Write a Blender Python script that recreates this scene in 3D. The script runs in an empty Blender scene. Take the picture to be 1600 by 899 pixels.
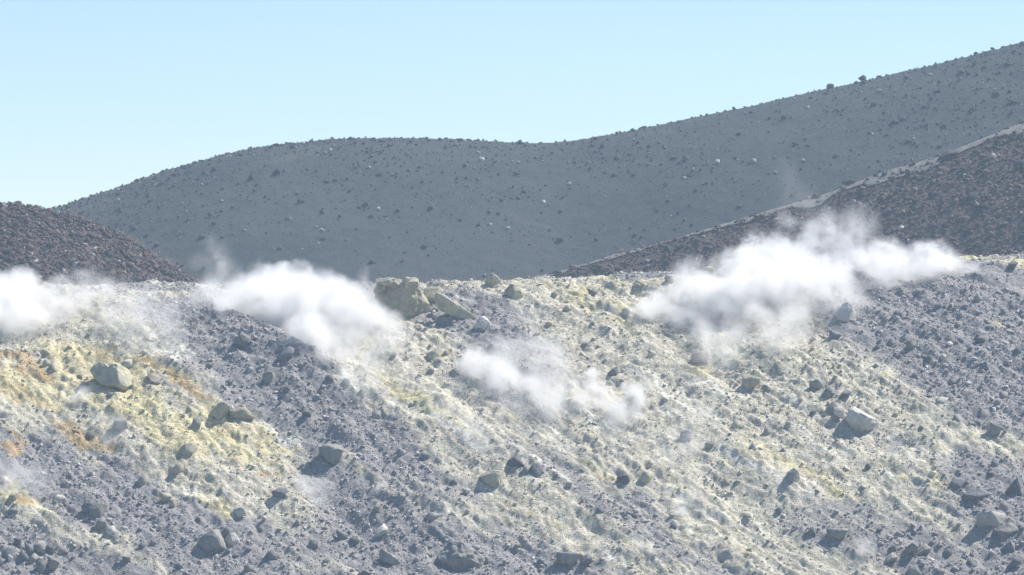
import bpy, bmesh, math, random
import numpy as np
from mathutils import Vector

# ------------------------------------------------------------------ camera, sky, sun, exposure
scene = bpy.context.scene
COL = scene.collection
F = 6000.0                      # focal length in photo pixels (telephoto view across the crater)
CX, CY = 800.0, 449.5
cam_d = bpy.data.cameras.new('camera')
cam = bpy.data.objects.new('camera', cam_d)
COL.objects.link(cam)
cam.location = (0, 0, 0)
cam.rotation_euler = (math.radians(90), 0, 0)
cam_d.sensor_width = 36.0
cam_d.lens = 36.0 * F / 1600.0
cam_d.clip_start = 0.5
cam_d.clip_end = 6000
scene.camera = cam

SUN_EL, SUN_AZ = 52.0, 60.0     # azimuth measured from the view direction towards the right
world = bpy.data.worlds.new('World')
scene.world = world
world.use_nodes = True
wn = world.node_tree
wn.nodes.clear()
sky = wn.nodes.new('ShaderNodeTexSky')
sky.sky_type = 'NISHITA'
sky.sun_disc = False
sky.sun_elevation = math.radians(SUN_EL)
sky.sun_rotation = math.radians(SUN_AZ)
sky.altitude = 2600
sky.air_density = 1.0
sky.dust_density = 0.05
sky.ozone_density = 1.9
bg = wn.nodes.new('ShaderNodeBackground')
bg.inputs['Strength'].default_value = 0.094
wo = wn.nodes.new('ShaderNodeOutputWorld')
wn.links.new(sky.outputs[0], bg.inputs[0])
wn.links.new(bg.outputs[0], wo.inputs[0])

sun_d = bpy.data.lights.new('sun', 'SUN')
sun_d.energy = 4.9
sun_d.angle = math.radians(0.53)
sun_d.color = (1.0, 0.94, 0.845)
sun = bpy.data.objects.new('sun', sun_d)
COL.objects.link(sun)
_e, _a = math.radians(SUN_EL), math.radians(SUN_AZ)
SUN_DIR = Vector((math.cos(_e) * math.sin(_a), math.cos(_e) * math.cos(_a), math.sin(_e)))
sun.rotation_euler = SUN_DIR.to_track_quat('Z', 'Y').to_euler()
sun.location = (60, 100, 120)

scene.view_settings.view_transform = 'Standard'
scene.view_settings.look = 'None'
scene.view_settings.exposure = 0.62
scene.view_settings.gamma = 1.0
scene.view_settings.use_curve_mapping = False
scene.render.engine = 'CYCLES'
cy = scene.cycles
cy.use_denoising = True
cy.max_bounces = 8
cy.diffuse_bounces = 2
cy.glossy_bounces = 1
cy.transmission_bounces = 2
cy.volume_bounces = 5
cy.volume_step_rate = 1.0
cy.volume_max_steps = 256

# ------------------------------------------------------------------ numpy helpers
RNG = np.random.default_rng(7)
_tables = {}


def vnoise(x, y, seed=0):
    if seed not in _tables:
        _tables[seed] = np.random.default_rng(1000 + seed).random((256, 256))
    t = _tables[seed]
    xi = np.floor(x).astype(np.int64)
    yi = np.floor(y).astype(np.int64)
    fx = x - xi
    fy = y - yi
    fx = fx * fx * fx * (fx * (fx * 6 - 15) + 10)
    fy = fy * fy * fy * (fy * (fy * 6 - 15) + 10)
    a = t[xi & 255, yi & 255]
    b = t[(xi + 1) & 255, yi & 255]
    c = t[xi & 255, (yi + 1) & 255]
    d = t[(xi + 1) & 255, (yi + 1) & 255]
    return (a * (1 - fx) + b * fx) * (1 - fy) + (c * (1 - fx) + d * fx) * fy * 1.0


def fbm(x, y, octaves=4, seed=0, gain=0.5):
    s = np.zeros_like(x)
    amp = 1.0
    tot = 0.0
    for o in range(octaves):
        k = 2.03 ** o
        ca, sa = math.cos(0.6 * o), math.sin(0.6 * o)
        s = s + amp * (vnoise((x * ca - y * sa) * k + 17.3 * o, (x * sa + y * ca) * k + 5.1 * o, seed + o) - 0.5)
        tot += amp
        amp *= gain
    return s / tot * 2.0


def sstep(a, b, v):
    t = np.clip((v - a) / (b - a), 0, 1)
    return t * t * (3 - 2 * t)


def interp(x, pts):
    p = np.array(pts, float)
    # smooth (Catmull-like) interpolation through a fine linear table
    xs = np.linspace(p[0, 0], p[-1, 0], 600)
    ys = np.interp(xs, p[:, 0], p[:, 1])
    k = np.ones(9) / 9
    ys = np.convolve(np.pad(ys, 4, mode='edge'), k, mode='valid')
    return np.interp(x, xs, ys)


def soft(d, s):
    return np.sqrt(d * d + s * s) - s


def project(x, y, z):
    return CX + x / y * F, CY - z / y * F


# ------------------------------------------------------------------ terrain height functions
FG_CREST = [(-1600, 452), (-400, 448), (0, 446), (100, 452), (200, 447), (320, 446), (450, 449), (580, 450), (680, 446),
            (800, 440), (900, 437), (1000, 432), (1100, 428), (1200, 421), (1400, 409), (1530, 405), (1600, 401),
            (2000, 380), (3200, 350)]
YC = 200.0
ANG = math.atan2(-1.08, 1.0)
SA, CA = math.sin(ANG), math.cos(ANG)


def streak(x, y):
    """coordinates along (u) and across (v) the diagonal run of the slope"""
    return x * CA + y * SA, -x * SA + y * CA


def fg_base(x, y):
    px = CX + x / YC * F
    zc = (CY - interp(px, FG_CREST)) / F * YC
    d = y - YC
    g = np.where(d < 0, -0.60 * soft(d, 6.0), -0.42 * soft(d, 2.0))
    return zc + g


def cast(fn, px, py, y0, y1, n=900):
    """point where the ray through a photo pixel meets a terrain (first hit from the viewer)"""
    ys = np.linspace(y0, y1, n)
    xs = (px - CX) / F * ys
    zs = (CY - py) / F * ys
    h = fn(xs, ys)
    hit = np.nonzero(h >= zs)[0]
    if len(hit) == 0:
        i = int(np.argmax(h - zs))
    else:
        i = int(hit[0])
    return float(xs[i]), float(ys[i]), float(h[i])


def seg_dist(x, y, pts):
    """signed distance to a ground polyline (+ on the left of its run) and how far along it"""
    best = np.full(x.shape, 1e9)
    sgn = np.zeros(x.shape)
    end = np.zeros(x.shape)
    n = len(pts) - 1
    for i in range(n):
        ax, ay = pts[i]
        bx, by = pts[i + 1]
        dx, dy = bx - ax, by - ay
        L2 = dx * dx + dy * dy
        t = np.clip(((x - ax) * dx + (y - ay) * dy) / L2, 0, 1)
        ex, ey = x - (ax + t * dx), y - (ay + t * dy)
        dd = np.hypot(ex, ey)
        m = dd < best
        best = np.where(m, dd, best)
        sgn = np.where(m, np.sign(dx * ey - dy * ex), sgn)
        end = np.where(m, (i + t) / n, end)
    return best * sgn, end


RIBS_PX = [  # polyline in the photograph, height, width on the near side, width on the far side
    ([(300, 484), (380, 515), (450, 557), (530, 598), (620, 640)], 0.75, 4.0, 0.7),
    ([(180, 520), (240, 560), (300, 598), (380, 650)], 0.30, 1.5, 0.5),
    ([(0, 775), (80, 815), (160, 845), (250, 890)], 0.25, 0.8, 0.8),
    ([(660, 620), (720, 665), (800, 720), (870, 760)], 0.28, 1.8, 0.5),
    ([(1390, 700), (1440, 720), (1490, 770)], 0.35, 1.2, 0.5),
    ([(1000, 520), (1060, 570), (1130, 610)], 0.25, 1.6, 0.5),
    ([(760, 690), (860, 745), (960, 800), (1060, 850)], 0.26, 1.5, 0.5),
    ([(1120, 690), (1200, 740), (1290, 790)], 0.25, 1.4, 0.5),
    ([(330, 730), (420, 770), (520, 815)], 0.22, 1.4, 0.6),
]
RIBS = []
for pts, a_, w1, w2 in RIBS_PX:
    RIBS.append(([cast(fg_base, p[0], p[1], 160, 203)[:2] for p in pts], a_, w1, w2))


def fg_macro(x, y):
    z = fg_base(x, y)
    for pts, a_, w1, w2 in RIBS:
        d, e = seg_dist(x, y, pts)
        w = np.where(d < 0, w1, w2)
        z = z + a_ * np.exp(-(d / w) ** 2) * sstep(-0.02, 0.2, e) * sstep(1.02, 0.7, e)
    fade = sstep(1.5, -2.5, y - YC) * 0.8 + 0.2
    u, v = streak(x, y)
    z = z + fade * 0.42 * fbm(u * 0.11, v * 0.22, 3, 1)
    z = z + fade * 0.22 * fbm(u * 0.30, v * 0.75, 3, 5)
    return z


_crust = {}


def crustiness(x, y):
    """how far the ground is caked with sulphur crust (coarse table, read bilinearly)"""
    if not _crust:
        gx_, gy_ = np.arange(-34, 34.01, 0.4), np.arange(166, 206.01, 0.4)
        X, Y = np.meshgrid(gx_, gy_)
        xx, yy = X.ravel(), Y.ravel()
        mk_ = stain_masks(xx, yy, fg_base(xx, yy))
        _crust['t'] = (np.clip(0.7 * mk_[2] + 0.6 * mk_[0] + 0.4 * mk_[1], 0, 1) * (1 - 0.8 * mk_[4])).reshape(X.shape)
    t = _crust['t']
    fx_ = np.clip((x + 34) / 0.4, 0, t.shape[1] - 1.001)
    fy_ = np.clip((y - 166) / 0.4, 0, t.shape[0] - 1.001)
    i, j = fx_.astype(int), fy_.astype(int)
    a, b = fx_ - i, fy_ - j
    return (t[j, i] * (1 - a) + t[j, i + 1] * a) * (1 - b) + (t[j + 1, i] * (1 - a) + t[j + 1, i + 1] * a) * b


def fg_height(x, y):
    z = fg_macro(x, y)
    c_ = crustiness(x, y)
    wu = fbm(x * 0.9, y * 0.9, 2, 140) * 0.5
    lump = np.abs(fbm(x * 1.0 + wu, y * 0.8 - wu, 3, 141, 0.55))
    z = z + c_ * (0.32 * np.minimum(lump, 0.55) + 0.08 * np.abs(fbm(x * 3.1, y * 2.6, 2, 146)))
    u, v = streak(x, y)
    z = z + 0.10 * fbm(u * 0.45, v * 2.6, 3, 151, 0.6) * (0.4 + 0.6 * np.clip(fbm(u * 0.1, v * 0.2, 2, 155) + 0.5, 0, 1))
    rough = 0.65 + 0.7 * np.clip(fbm(u * 0.15, v * 0.3, 2, 31) + 0.5, 0, 1)
    z = z + rough * 0.11 * fbm(u * 0.9, v * 1.9, 4, 9)
    r = 1 - np.abs(fbm(u * 0.8, v * 2.4, 3, 15)) * 2
    z = z + rough * 0.085 * r
    z = z + rough * 0.085 * fbm(x * 2.6, y * 2.6, 3, 19, 0.65)
    return z


HILL_CREST = [(-1600, 420), (-600, 400), (-200, 372), (0, 352), (85, 327), (130, 312), (200, 290), (260, 268), (300, 256), (350, 243),
              (400, 232), (450, 225), (500, 221), (545, 218), (600, 217), (680, 218.5), (740, 221.5), (800, 224.5),
              (850, 226), (890, 223), (930, 215.5), (1000, 203), (1060, 190), (1110, 180), (1200, 160), (1300, 138),
              (1350, 127), (1400, 115), (1450, 104.5), (1500, 92), (1550, 79), (1600, 66), (1700, 45), (1900, 20), (3200, 10)]
HY = 345.0


def hill_height(x, y):
    px = CX + x / HY * F
    zc = (CY - interp(px, HILL_CREST)) / F * HY
    d = y - HY
    g = np.where(d < 0, -0.50 * soft(d, 7.0), -0.35 * soft(d, 6.0))
    z = zc + g
    z = z + 0.9 * fbm(x * 0.035, y * 0.035, 2, 40) * sstep(2, -12, d)
    z = z + 0.10 * fbm(x * 0.30 + y * 0.15, y * 0.35, 3, 43) + 0.07 * fbm(x * 1.1, y * 1.1, 3, 46)
    return z


RIDGE_CREST = [(-400, 600), (500, 530), (700, 474), (760, 456), (815, 440), (900, 420), (950, 403), (1000, 391), (1060, 375), (1100, 361), (1150, 347),
               (1210, 329), (1300, 303), (1380, 270), (1430, 258), (1480, 241), (1540, 216), (1600, 194), (1700, 155),
               (1900, 110), (3000, 60)]
RY = 275.0


def ridge_height(x, y):
    px = CX + x / RY * F
    zc = (CY - interp(px, RIDGE_CREST)) / F * RY
    d = y - RY
    z = zc + np.where(d < 0, -0.52 * soft(d, 1.0), -0.30 * soft(d, 2.0))
    m = sstep(0.5, -3, d)
    return z + m * (0.5 * fbm(x * 0.12, y * 0.12, 2, 50) + 0.22 * fbm(x * 0.6, y * 0.6, 4, 53, 0.6)) + 0.05 * fbm(x * 2, y * 2, 2, 57)


MOUND_CREST = [(-2000, 420), (-500, 345), (-100, 324), (0, 321), (40, 322), (80, 330), (130, 345), (180, 363), (220, 384), (260, 414),
               (310, 447), (360, 476), (460, 540), (1200, 700)]
MY = 262.0


def mound_height(x, y):
    px = CX + x / MY * F
    zc = (CY - interp(px, MOUND_CREST)) / F * MY
    d = y - MY
    z = zc + np.where(d < 0, -0.52 * soft(d, 2.0), -0.40 * soft(d, 3.0))
    return z + 0.35 * fbm(x * 0.2, y * 0.2, 3, 60) * sstep(1, -3, d) + 0.22 * fbm(x * 0.7, y * 0.7, 4, 63, 0.6)


# ------------------------------------------------------------------ mineral stains of the near slope
# centre, half-length, half-width, angle down to the right, kind, strength
SUL, OCH, BEI, WHI, ASH = 0, 1, 2, 3, 4
STAINS = [
    # beige-yellow altered ground
    (110, 560, 190, 60, 22, BEI, 1.0), (220, 640, 250, 75, 28, BEI, 1.0), (330, 700, 210, 65, 32, BEI, 1.0), (60, 630, 120, 60, 20, BEI, .9),
    (150, 500, 160, 28, 8, BEI, .8), (180, 462, 200, 16, 0, BEI, .9),
    (620, 600, 170, 45, 38, BEI, .75), (760, 690, 220, 70, 36, BEI, .85), (880, 800, 230, 60, 36, BEI, .8), (1000, 860, 180, 50, 34, BEI, .7),
    (960, 520, 200, 60, 35, BEI, .85), (880, 465, 140, 26, 10, BEI, .9), (1060, 620, 260, 80, 34, BEI, .85), (1200, 700, 290, 95, 34, BEI, .95),
    (1020, 710, 200, 60, 34, BEI, .8), (1330, 620, 150, 40, 30, BEI, .7), (1400, 740, 180, 50, 32, BEI, .8), (1530, 690, 130, 30, 16, BEI, .95),
    (1250, 540, 130, 45, 20, BEI, .7), (1420, 610, 170, 26, 22, BEI, .5), (1180, 850, 190, 60, 32, BEI, .7), (1330, 850, 120, 28, 36, BEI, .55),
    (170, 845, 130, 20, 28, BEI, .85), (650, 520, 120, 40, 25, BEI, .5), (700, 790, 140, 28, 36, BEI, .6), (1060, 445, 160, 14, -4, BEI, .9),
    (760, 445, 160, 9, 0, BEI, .7), (1560, 405, 80, 6, -4, BEI, .9), (60, 815, 90, 20, 26, BEI, .8), (480, 890, 110, 20, 10, BEI, .35),
    (560, 735, 60, 12, 34, BEI, .7), (1500, 830, 90, 18, 34, BEI, .4), (1450, 530, 160, 20, 12, BEI, .3),
    # sulphur
    (150, 548, 90, 26, 22, SUL, 0.75), (40, 600, 90, 22, 20, SUL, 0.75), (250, 670, 150, 40, 28, SUL, 0.55), (380, 690, 120, 30, 32, SUL, 0.60),
    (300, 600, 60, 16, 30, SUL, 0.55), (330, 780, 60, 14, 30, SUL, 0.80), (50, 785, 60, 13, 32, SUL, 1.00), (20, 760, 26, 8, 30, SUL, 0.90), (440, 690, 50, 10, 38, SUL, 0.75),
    (350, 795, 34, 8, 24, SUL, 0.90), (655, 622, 46, 12, 38, SUL, 0.70), (620, 590, 70, 14, 35, SUL, 0.36), (700, 650, 40, 9, 38, SUL, 0.65),
    (740, 700, 90, 20, 35, SUL, 0.32), (800, 790, 130, 16, 35, SUL, 0.36), (900, 465, 90, 18, 12, SUL, 0.40), (960, 505, 90, 22, 40, SUL, 0.40), (970, 437, 120, 7, -2, SUL, 0.58),
    (955, 725, 46, 10, 32, SUL, 0.80), (880, 660, 80, 18, 34, SUL, 0.36), (1040, 745, 60, 12, 32, SUL, 0.43), (1220, 720, 120, 34, 34, SUL, 0.47), (1300, 760, 60, 16, 38, SUL, 0.50),
    (1460, 750, 46, 11, 52, SUL, 1.00), (1400, 735, 60, 14, 30, SUL, 0.40), (1540, 700, 90, 14, 14, SUL, 0.47), (1465, 808, 36, 5, 36, SUL, 0.70),
    (1120, 585, 46, 8, 20, SUL, 0.60), (1200, 620, 90, 14, 34, SUL, 0.29), (1260, 535, 60, 16, 15, SUL, 0.43), (1330, 505, 26, 7, 15, SUL, 0.90), (1567, 512, 26, 4, 24, SUL, 0.90),
    (985, 850, 36, 9, 40, SUL, 0.70), (1075, 830, 30, 7, 60, SUL, 0.70), (1130, 830, 60, 12, 34, SUL, 0.36), (870, 815, 30, 6, 34, SUL, 0.70), (715, 795, 22, 5, 34, SUL, 0.80),
    (1300, 590, 22, 5, 0, SUL, 0.70), (1370, 590, 16, 5, 20, SUL, 0.80), (1300, 765, 20, 6, 30, SUL, 0.80), (1340, 850, 26, 8, 60, SUL, 0.50), (1200, 880, 80, 16, 30, SUL, 0.32),
    (1080, 650, 90, 20, 34, SUL, 0.25), (945, 620, 20, 6, 10, SUL, 0.70), (700, 545, 40, 10, 30, SUL, 0.40), (1020, 600, 70, 8, 30, SUL, 0.32), (560, 735, 26, 5, 34, SUL, 0.70),
    (580, 765, 26, 6, 30, SUL, 0.60), (1560, 403, 60, 4, -3, SUL, 0.58), (1180, 770, 60, 14, 34, SUL, 0.36), (790, 640, 40, 8, 34, SUL, 0.50),
    (120, 590, 170, 40, 24, SUL, .45), (250, 640, 190, 40, 28, SUL, .4),
    # ochre
    (60, 620, 110, 16, 24, OCH, .45), (180, 560, 80, 12, 22, OCH, .5), (300, 605, 50, 7, 28, OCH, .9), (120, 690, 80, 9, 24, OCH, .6),
    (40, 575, 60, 12, 22, OCH, .9), (60, 590, 40, 10, 20, OCH, .6), (275, 590, 50, 9, 30, OCH, 1.0), (215, 570, 26, 7, 25, OCH, .7), (135, 683, 46, 9, 24, OCH, .9), (20, 685, 40, 12, 34, OCH, .8),
    (100, 665, 40, 9, 24, OCH, .6), (405, 750, 30, 7, 14, OCH, .8), (245, 770, 36, 7, 20, OCH, .6), (65, 798, 24, 7, 34, OCH, .5), (25, 700, 20, 8, 40, OCH, .5), (175, 535, 26, 8, 10, OCH, .6),
    (55, 790, 40, 10, 34, OCH, .5), (690, 850, 46, 5, 40, OCH, .2), (185, 700, 40, 7, 20, OCH, .4),
    # white crusts
    (250, 545, 70, 5, 32, WHI, .9), (450, 690, 40, 7, 40, WHI, .8), (310, 770, 50, 7, 20, WHI, .8), (10, 755, 40, 10, 25, WHI, .7), (560, 590, 80, 8, 38, WHI, .6), (720, 680, 60, 9, 36, WHI, .6),
    (800, 610, 70, 12, 20, WHI, .6), (930, 650, 90, 18, 30, WHI, .55), (1030, 590, 60, 10, 36, WHI, .6), (1080, 640, 120, 22, 32, WHI, .55), (1120, 520, 80, 14, 10, WHI, .5),
    (930, 435, 150, 4, -1, WHI, .7), (200, 450, 130, 4, 0, WHI, .6), (1445, 735, 40, 6, 50, WHI, .8), (1470, 810, 40, 4, 34, WHI, .7), (1390, 740, 40, 6, 30, WHI, .5),
    (1350, 505, 30, 5, 10, WHI, .7), (1050, 770, 80, 14, 34, WHI, .45), (960, 720, 60, 8, 34, WHI, .5), (690, 660, 40, 8, 38, WHI, .6), (880, 700, 80, 14, 34, WHI, .4), (1240, 640, 90, 14, 30, WHI, .45),
    (480, 780, 30, 8, 20, WHI, .5), (340, 455, 40, 10, 10, WHI, .6), (240, 865, 60, 5, 24, WHI, .3), (730, 470, 80, 12, 20, WHI, .45), (700, 520, 60, 14, 20, WHI, .35), (1530, 700, 60, 5, 12, WHI, .5),
    (1180, 735, 90, 5, 36, WHI, .8), (1010, 655, 80, 6, 34, WHI, .7), (850, 725, 110, 5, 35, WHI, .7), (1120, 610, 60, 6, 30, WHI, .8), (1240, 760, 50, 5, 38, WHI, .8), (1090, 800, 70, 5, 36, WHI, .7), (770, 760, 60, 5, 36, WHI, .7),
    (1130, 700, 70, 6, 36, WHI, .8), (960, 870, 26, 6, 30, WHI, .9), (1010, 862, 22, 6, 40, WHI, .9), (1075, 826, 16, 8, 60, WHI, .9), (715, 796, 24, 5, 30, WHI, .9), (870, 812, 30, 5, 34, WHI, .9), (1380, 590, 12, 5, 20, WHI, .9),
    (1190, 830, 60, 6, 34, WHI, .6), (640, 640, 60, 5, 38, WHI, .8), (860, 640, 60, 8, 30, WHI, .6), (1290, 690, 60, 5, 34, WHI, .6), (380, 655, 50, 5, 32, WHI, .5), (130, 615, 40, 5, 30, WHI, .7), (1560, 705, 50, 4, 14, WHI, .6),
    # ash and gravel laid over the stained ground
    (330, 545, 150, 40, 30, ASH, .8), (480, 610, 190, 45, 36, ASH, .9), (600, 680, 170, 40, 38, ASH, .7), (560, 780, 150, 38, 20, ASH, .9), (180, 790, 160, 30, 20, ASH, .9), (60, 700, 60, 12, 30, ASH, .7),
    (300, 850, 260, 40, 18, ASH, .8), (900, 755, 160, 22, 36, ASH, .85), (1000, 830, 90, 20, 34, ASH, .7), (1560, 800, 120, 60, 20, ASH, .95), (1400, 860, 130, 34, 20, ASH, .8), (1480, 570, 190, 60, 20, ASH, .7),
    (1430, 470, 200, 40, 4, ASH, .8), (1400, 690, 50, 10, 14, ASH, .7), (1280, 830, 60, 20, 10, ASH, .7), (800, 480, 90, 26, 20, ASH, .5), (740, 520, 90, 30, 30, ASH, .6), (1380, 790, 50, 14, 34, ASH, .6),
    (900, 560, 90, 24, 34, ASH, .5), (1120, 505, 80, 24, 20, ASH, .6), (760, 880, 90, 24, 16, ASH, .8), (40, 870, 90, 40, 10, ASH, .8), (1290, 600, 40, 20, 30, ASH, .4), (640, 850, 140, 36, 18, ASH, .8), (900, 880, 90, 20, 20, ASH, .7), (1500, 880, 130, 30, 10, ASH, .8), (1080, 875, 110, 20, 28, ASH, .6), (1330, 805, 60, 16, 20, ASH, .6), (960, 790, 120, 18, 36, ASH, .6), (1550, 740, 90, 24, 14, ASH, .9),
]


def stain_masks(x, y, z):
    px, py = project(x, y, z)
    wx = fbm(x * 0.5, y * 0.5, 4, 70) * 42
    wy = fbm(x * 0.5 + 9, y * 0.5, 4, 75) * 24
    px = px + wx
    py = py + wy
    u, v = streak(x, y)
    br = 0.5 + 0.5 * fbm(u * 0.6, v * 2.6, 4, 80, 0.62)
    m = [np.zeros_like(x) for _ in range(5)]
    for (cx, cyy, rx, ry, an, k, s) in STAINS:
        a = math.radians(an)
        dx, dy = px - cx, py - cyy
        uu = (dx * math.cos(a) + dy * math.sin(a)) / rx
        vv = (-dx * math.sin(a) + dy * math.cos(a)) / ry
        g = s * np.exp(-(uu * uu + vv * vv) * 1.1)
        m[k] = 1 - (1 - m[k]) * (1 - np.clip(g, 0, 1))
    out = []
    for k, (lo, hi, nz) in enumerate(((.30, .62, .55), (.35, .65, .5), (.20, .60, .45), (.34, .66, .6), (.25, .60, .45))):
        out.append(sstep(lo, hi, m[k] + (br - 0.5) * nz * 1.4 * sstep(0.0, 0.2, m[k])))
    out[0] = out[0] * (0.55 + 0.4 * m[0])
    out[1] = out[1] * (0.6 + 0.5 * br)
    return out


# ------------------------------------------------------------------ mesh helpers
def mesh_arrays(name, verts, faces):
    """mesh from numpy arrays; faces (n,3) or (n,4)"""
    me = bpy.data.meshes.new(name)
    n, k = faces.shape
    me.vertices.add(len(verts))
    me.vertices.foreach_set('co', np.ascontiguousarray(verts, dtype=np.float32).ravel())
    me.loops.add(n * k)
    me.loops.foreach_set('vertex_index', np.ascontiguousarray(faces, dtype=np.int32).ravel())
    me.polygons.add(n)
    me.polygons.foreach_set('loop_start', np.arange(0, n * k, k, dtype=np.int32))
    me.update(calc_edges=True)
    return me


def float_attr(me, name, vals):
    a = me.attributes.new(name, 'FLOAT', 'POINT')
    a.data.foreach_set('value', np.ascontiguousarray(vals, dtype=np.float32).ravel())


def color_attr(me, name, rgb):
    a = me.attributes.new(name, 'FLOAT_COLOR', 'POINT')
    c = np.ones((len(rgb), 4), np.float32)
    c[:, :3] = rgb
    a.data.foreach_set('color', c.ravel())


def grid_mesh(name, xs, ys, fn):
    X, Y = np.meshgrid(xs, ys)
    x, y = X.ravel(), Y.ravel()
    z = fn(x, y)
    nx, ny = len(xs), len(ys)
    i = (np.arange(ny - 1)[:, None] * nx + np.arange(nx - 1)[None, :]).ravel()
    faces = np.stack([i, i + 1, i + 1 + nx, i + nx], 1)
    me = mesh_arrays(name, np.stack([x, y, z], 1), faces)
    me.polygons.foreach_set('use_smooth', np.ones(len(faces), dtype=bool))
    return me, x, y, z


def axis(lo, a, b, hi, step, coarse):
    return np.unique(np.concatenate([np.arange(lo, a, coarse), np.arange(a, b, step), np.arange(b, hi + 0.01, coarse)]))


def link(name, me, mat=None, parent=None):
    o = bpy.data.objects.new(name, me)
    COL.objects.link(o)
    if mat is not None and len(me.materials) == 0:
        me.materials.append(mat)
    o.parent = parent
    return o


def tag(o, label=None, cat=None, group=None, kind=None):
    if label:
        o['label'] = label
    if cat:
        o['category'] = cat
    if group:
        o['group'] = group
    if kind:
        o['kind'] = kind
    return o


# ------------------------------------------------------------------ materials
class NT:
    def __init__(self, name):
        self.m = bpy.data.materials.new(name)
        self.m.use_nodes = True
        self.t = self.m.node_tree
        self.t.nodes.clear()

    def n(self, kind, **kw):
        nd = self.t.nodes.new(kind)
        for k, v in kw.items():
            setattr(nd, k, v)
        return nd

    def l(self, a, b):
        self.t.links.new(a, b)

    def noise(self, scale, detail=4, rough=0.55, vec=None, dist=0.0):
        nd = self.n('ShaderNodeTexNoise')
        nd.inputs['Scale'].default_value = scale
        nd.inputs['Detail'].default_value = detail
        nd.inputs['Roughness'].default_value = rough
        nd.inputs['Distortion'].default_value = dist
        if vec is not None:
            self.l(vec, nd.inputs['Vector'])
        return nd.outputs['Fac']

    def rng(self, v, a, b, c=0.0, d=1.0, smooth=False):
        nd = self.n('ShaderNodeMapRange')
        if smooth:
            nd.interpolation_type = 'SMOOTHSTEP'
        for i, val in enumerate((a, b, c, d)):
            nd.inputs[i + 1].default_value = val
        self.l(v, nd.inputs[0])
        return nd.outputs[0]

    def math(self, op, a, b):
        nd = self.n('ShaderNodeMath', operation=op)
        for i, v in enumerate((a, b)):
            if isinstance(v, (int, float)):
                nd.inputs[i].default_value = v
            else:
                self.l(v, nd.inputs[i])
        return nd.outputs[0]

    def mix(self, f, a, b, mode='MIX'):
        nd = self.n('ShaderNodeMix', data_type='RGBA', blend_type=mode)
        if isinstance(f, (int, float)):
            nd.inputs[0].default_value = f
        else:
            self.l(f, nd.inputs[0])
        for i, v in ((6, a), (7, b)):
            if isinstance(v, tuple):
                nd.inputs[i].default_value = (*v, 1)
            else:
                self.l(v, nd.inputs[i])
        return nd.outputs[2]

    def attr(self, name, out='Fac'):
        nd = self.n('ShaderNodeAttribute', attribute_name=name)
        return nd.outputs[out]

    def finish(self, col, rough=0.95, bump=None, dist=0.05, strength=0.6):
        b = self.n('ShaderNodeBsdfPrincipled')
        b.inputs['Roughness'].default_value = rough
        b.inputs['Specular IOR Level'].default_value = 0.15
        if isinstance(col, tuple):
            b.inputs['Base Color'].default_value = (*col, 1)
        else:
            self.l(col, b.inputs['Base Color'])
        if bump is not None:
            bp = self.n('ShaderNodeBump')
            bp.inputs['Strength'].default_value = strength
            bp.inputs['Distance'].default_value = dist
            self.l(bump, bp.inputs['Height'])
            self.l(bp.outputs[0], b.inputs['Normal'])
        o = self.n('ShaderNodeOutputMaterial')
        self.l(b.outputs[0], o.inputs['Surface'])
        return self.m

    def pos(self):
        return self.n('ShaderNodeNewGeometry').outputs['Position']


C_ASH1, C_ASH2 = (0.225, 0.218, 0.224), (0.375, 0.363, 0.365)
C_BEI1, C_BEI2 = (0.335, 0.31, 0.24), (0.66, 0.63, 0.535)
C_SUL1, C_SUL2 = (0.42, 0.355, 0.17), (0.76, 0.70, 0.45)
C_OCH1, C_OCH2 = (0.34, 0.235, 0.12), (0.56, 0.42, 0.235)
C_WHI = (0.76, 0.75, 0.68)


def slope_material():
    t = NT('fumarole_ground')
    p = t.pos()
    n1 = t.noise(1.1, 5, 0.65, p)
    n2 = t.noise(6.0, 4, 0.7, p)
    n3 = t.noise(17.0, 3, 0.7, p)
    v = t.rng(t.math('ADD', t.math('MULTIPLY', n1, 0.4), t.math('MULTIPLY', n2, 0.6)), 0.38, 0.60)
    ash = t.mix(v, C_ASH1, C_ASH2)
    ash = t.mix(t.rng(n1, 0.55, 0.68, 0, 0.5), ash, (0.30, 0.27, 0.26))
    bei = t.mix(v, C_BEI1, C_BEI2)
    sul = t.mix(v, C_SUL1, C_SUL2)
    och = t.mix(v, C_OCH1, C_OCH2)
    c = t.mix(t.attr('beige'), ash, bei)
    c = t.mix(t.attr('sulphur'), c, sul)
    c = t.mix(t.attr('ochre'), c, och)
    c = t.mix(t.math('MULTIPLY', t.attr('ash'), 0.8), c, ash)
    c = t.mix(t.math('MULTIPLY', t.attr('crust'), t.rng(n2, 0.35, 0.6)), c, C_WHI)
    sp = t.rng(n3, 0.3, 0.7, 0.72, 1.25)
    cb = t.n('ShaderNodeCombineXYZ')
    for i in range(3):
        t.l(sp, cb.inputs[i])
    c = t.mix(1.0, c, cb.outputs[0], 'MULTIPLY')
    h = t.math('ADD', t.math('MULTIPLY', n3, 0.5), n2)
    return t.finish(c, 0.95, h, 0.10, 0.9)


def cinder_material(name, c1, c2, c3, fine=5.0, patch=None, pc=None, bdist=0.15):
    t = NT(name)
    p = t.pos()
    n1 = t.noise(0.12, 4, 0.55, p)
    n2 = t.noise(1.2, 4, 0.65, p)
    n3 = t.noise(fine, 3, 0.7, p)
    c = t.mix(t.rng(n1, 0.35, 0.65), c1, c2)
    c = t.mix(t.rng(t.math('ADD', t.math('MULTIPLY', n2, 0.5), t.math('MULTIPLY', n3, 0.5)), 0.42, 0.7), c, c3)
    if patch:
        c = t.mix(t.attr(patch), c, pc)
    return t.finish(c, 0.95, t.math('ADD', n3, n2), bdist, 0.8)


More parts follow.
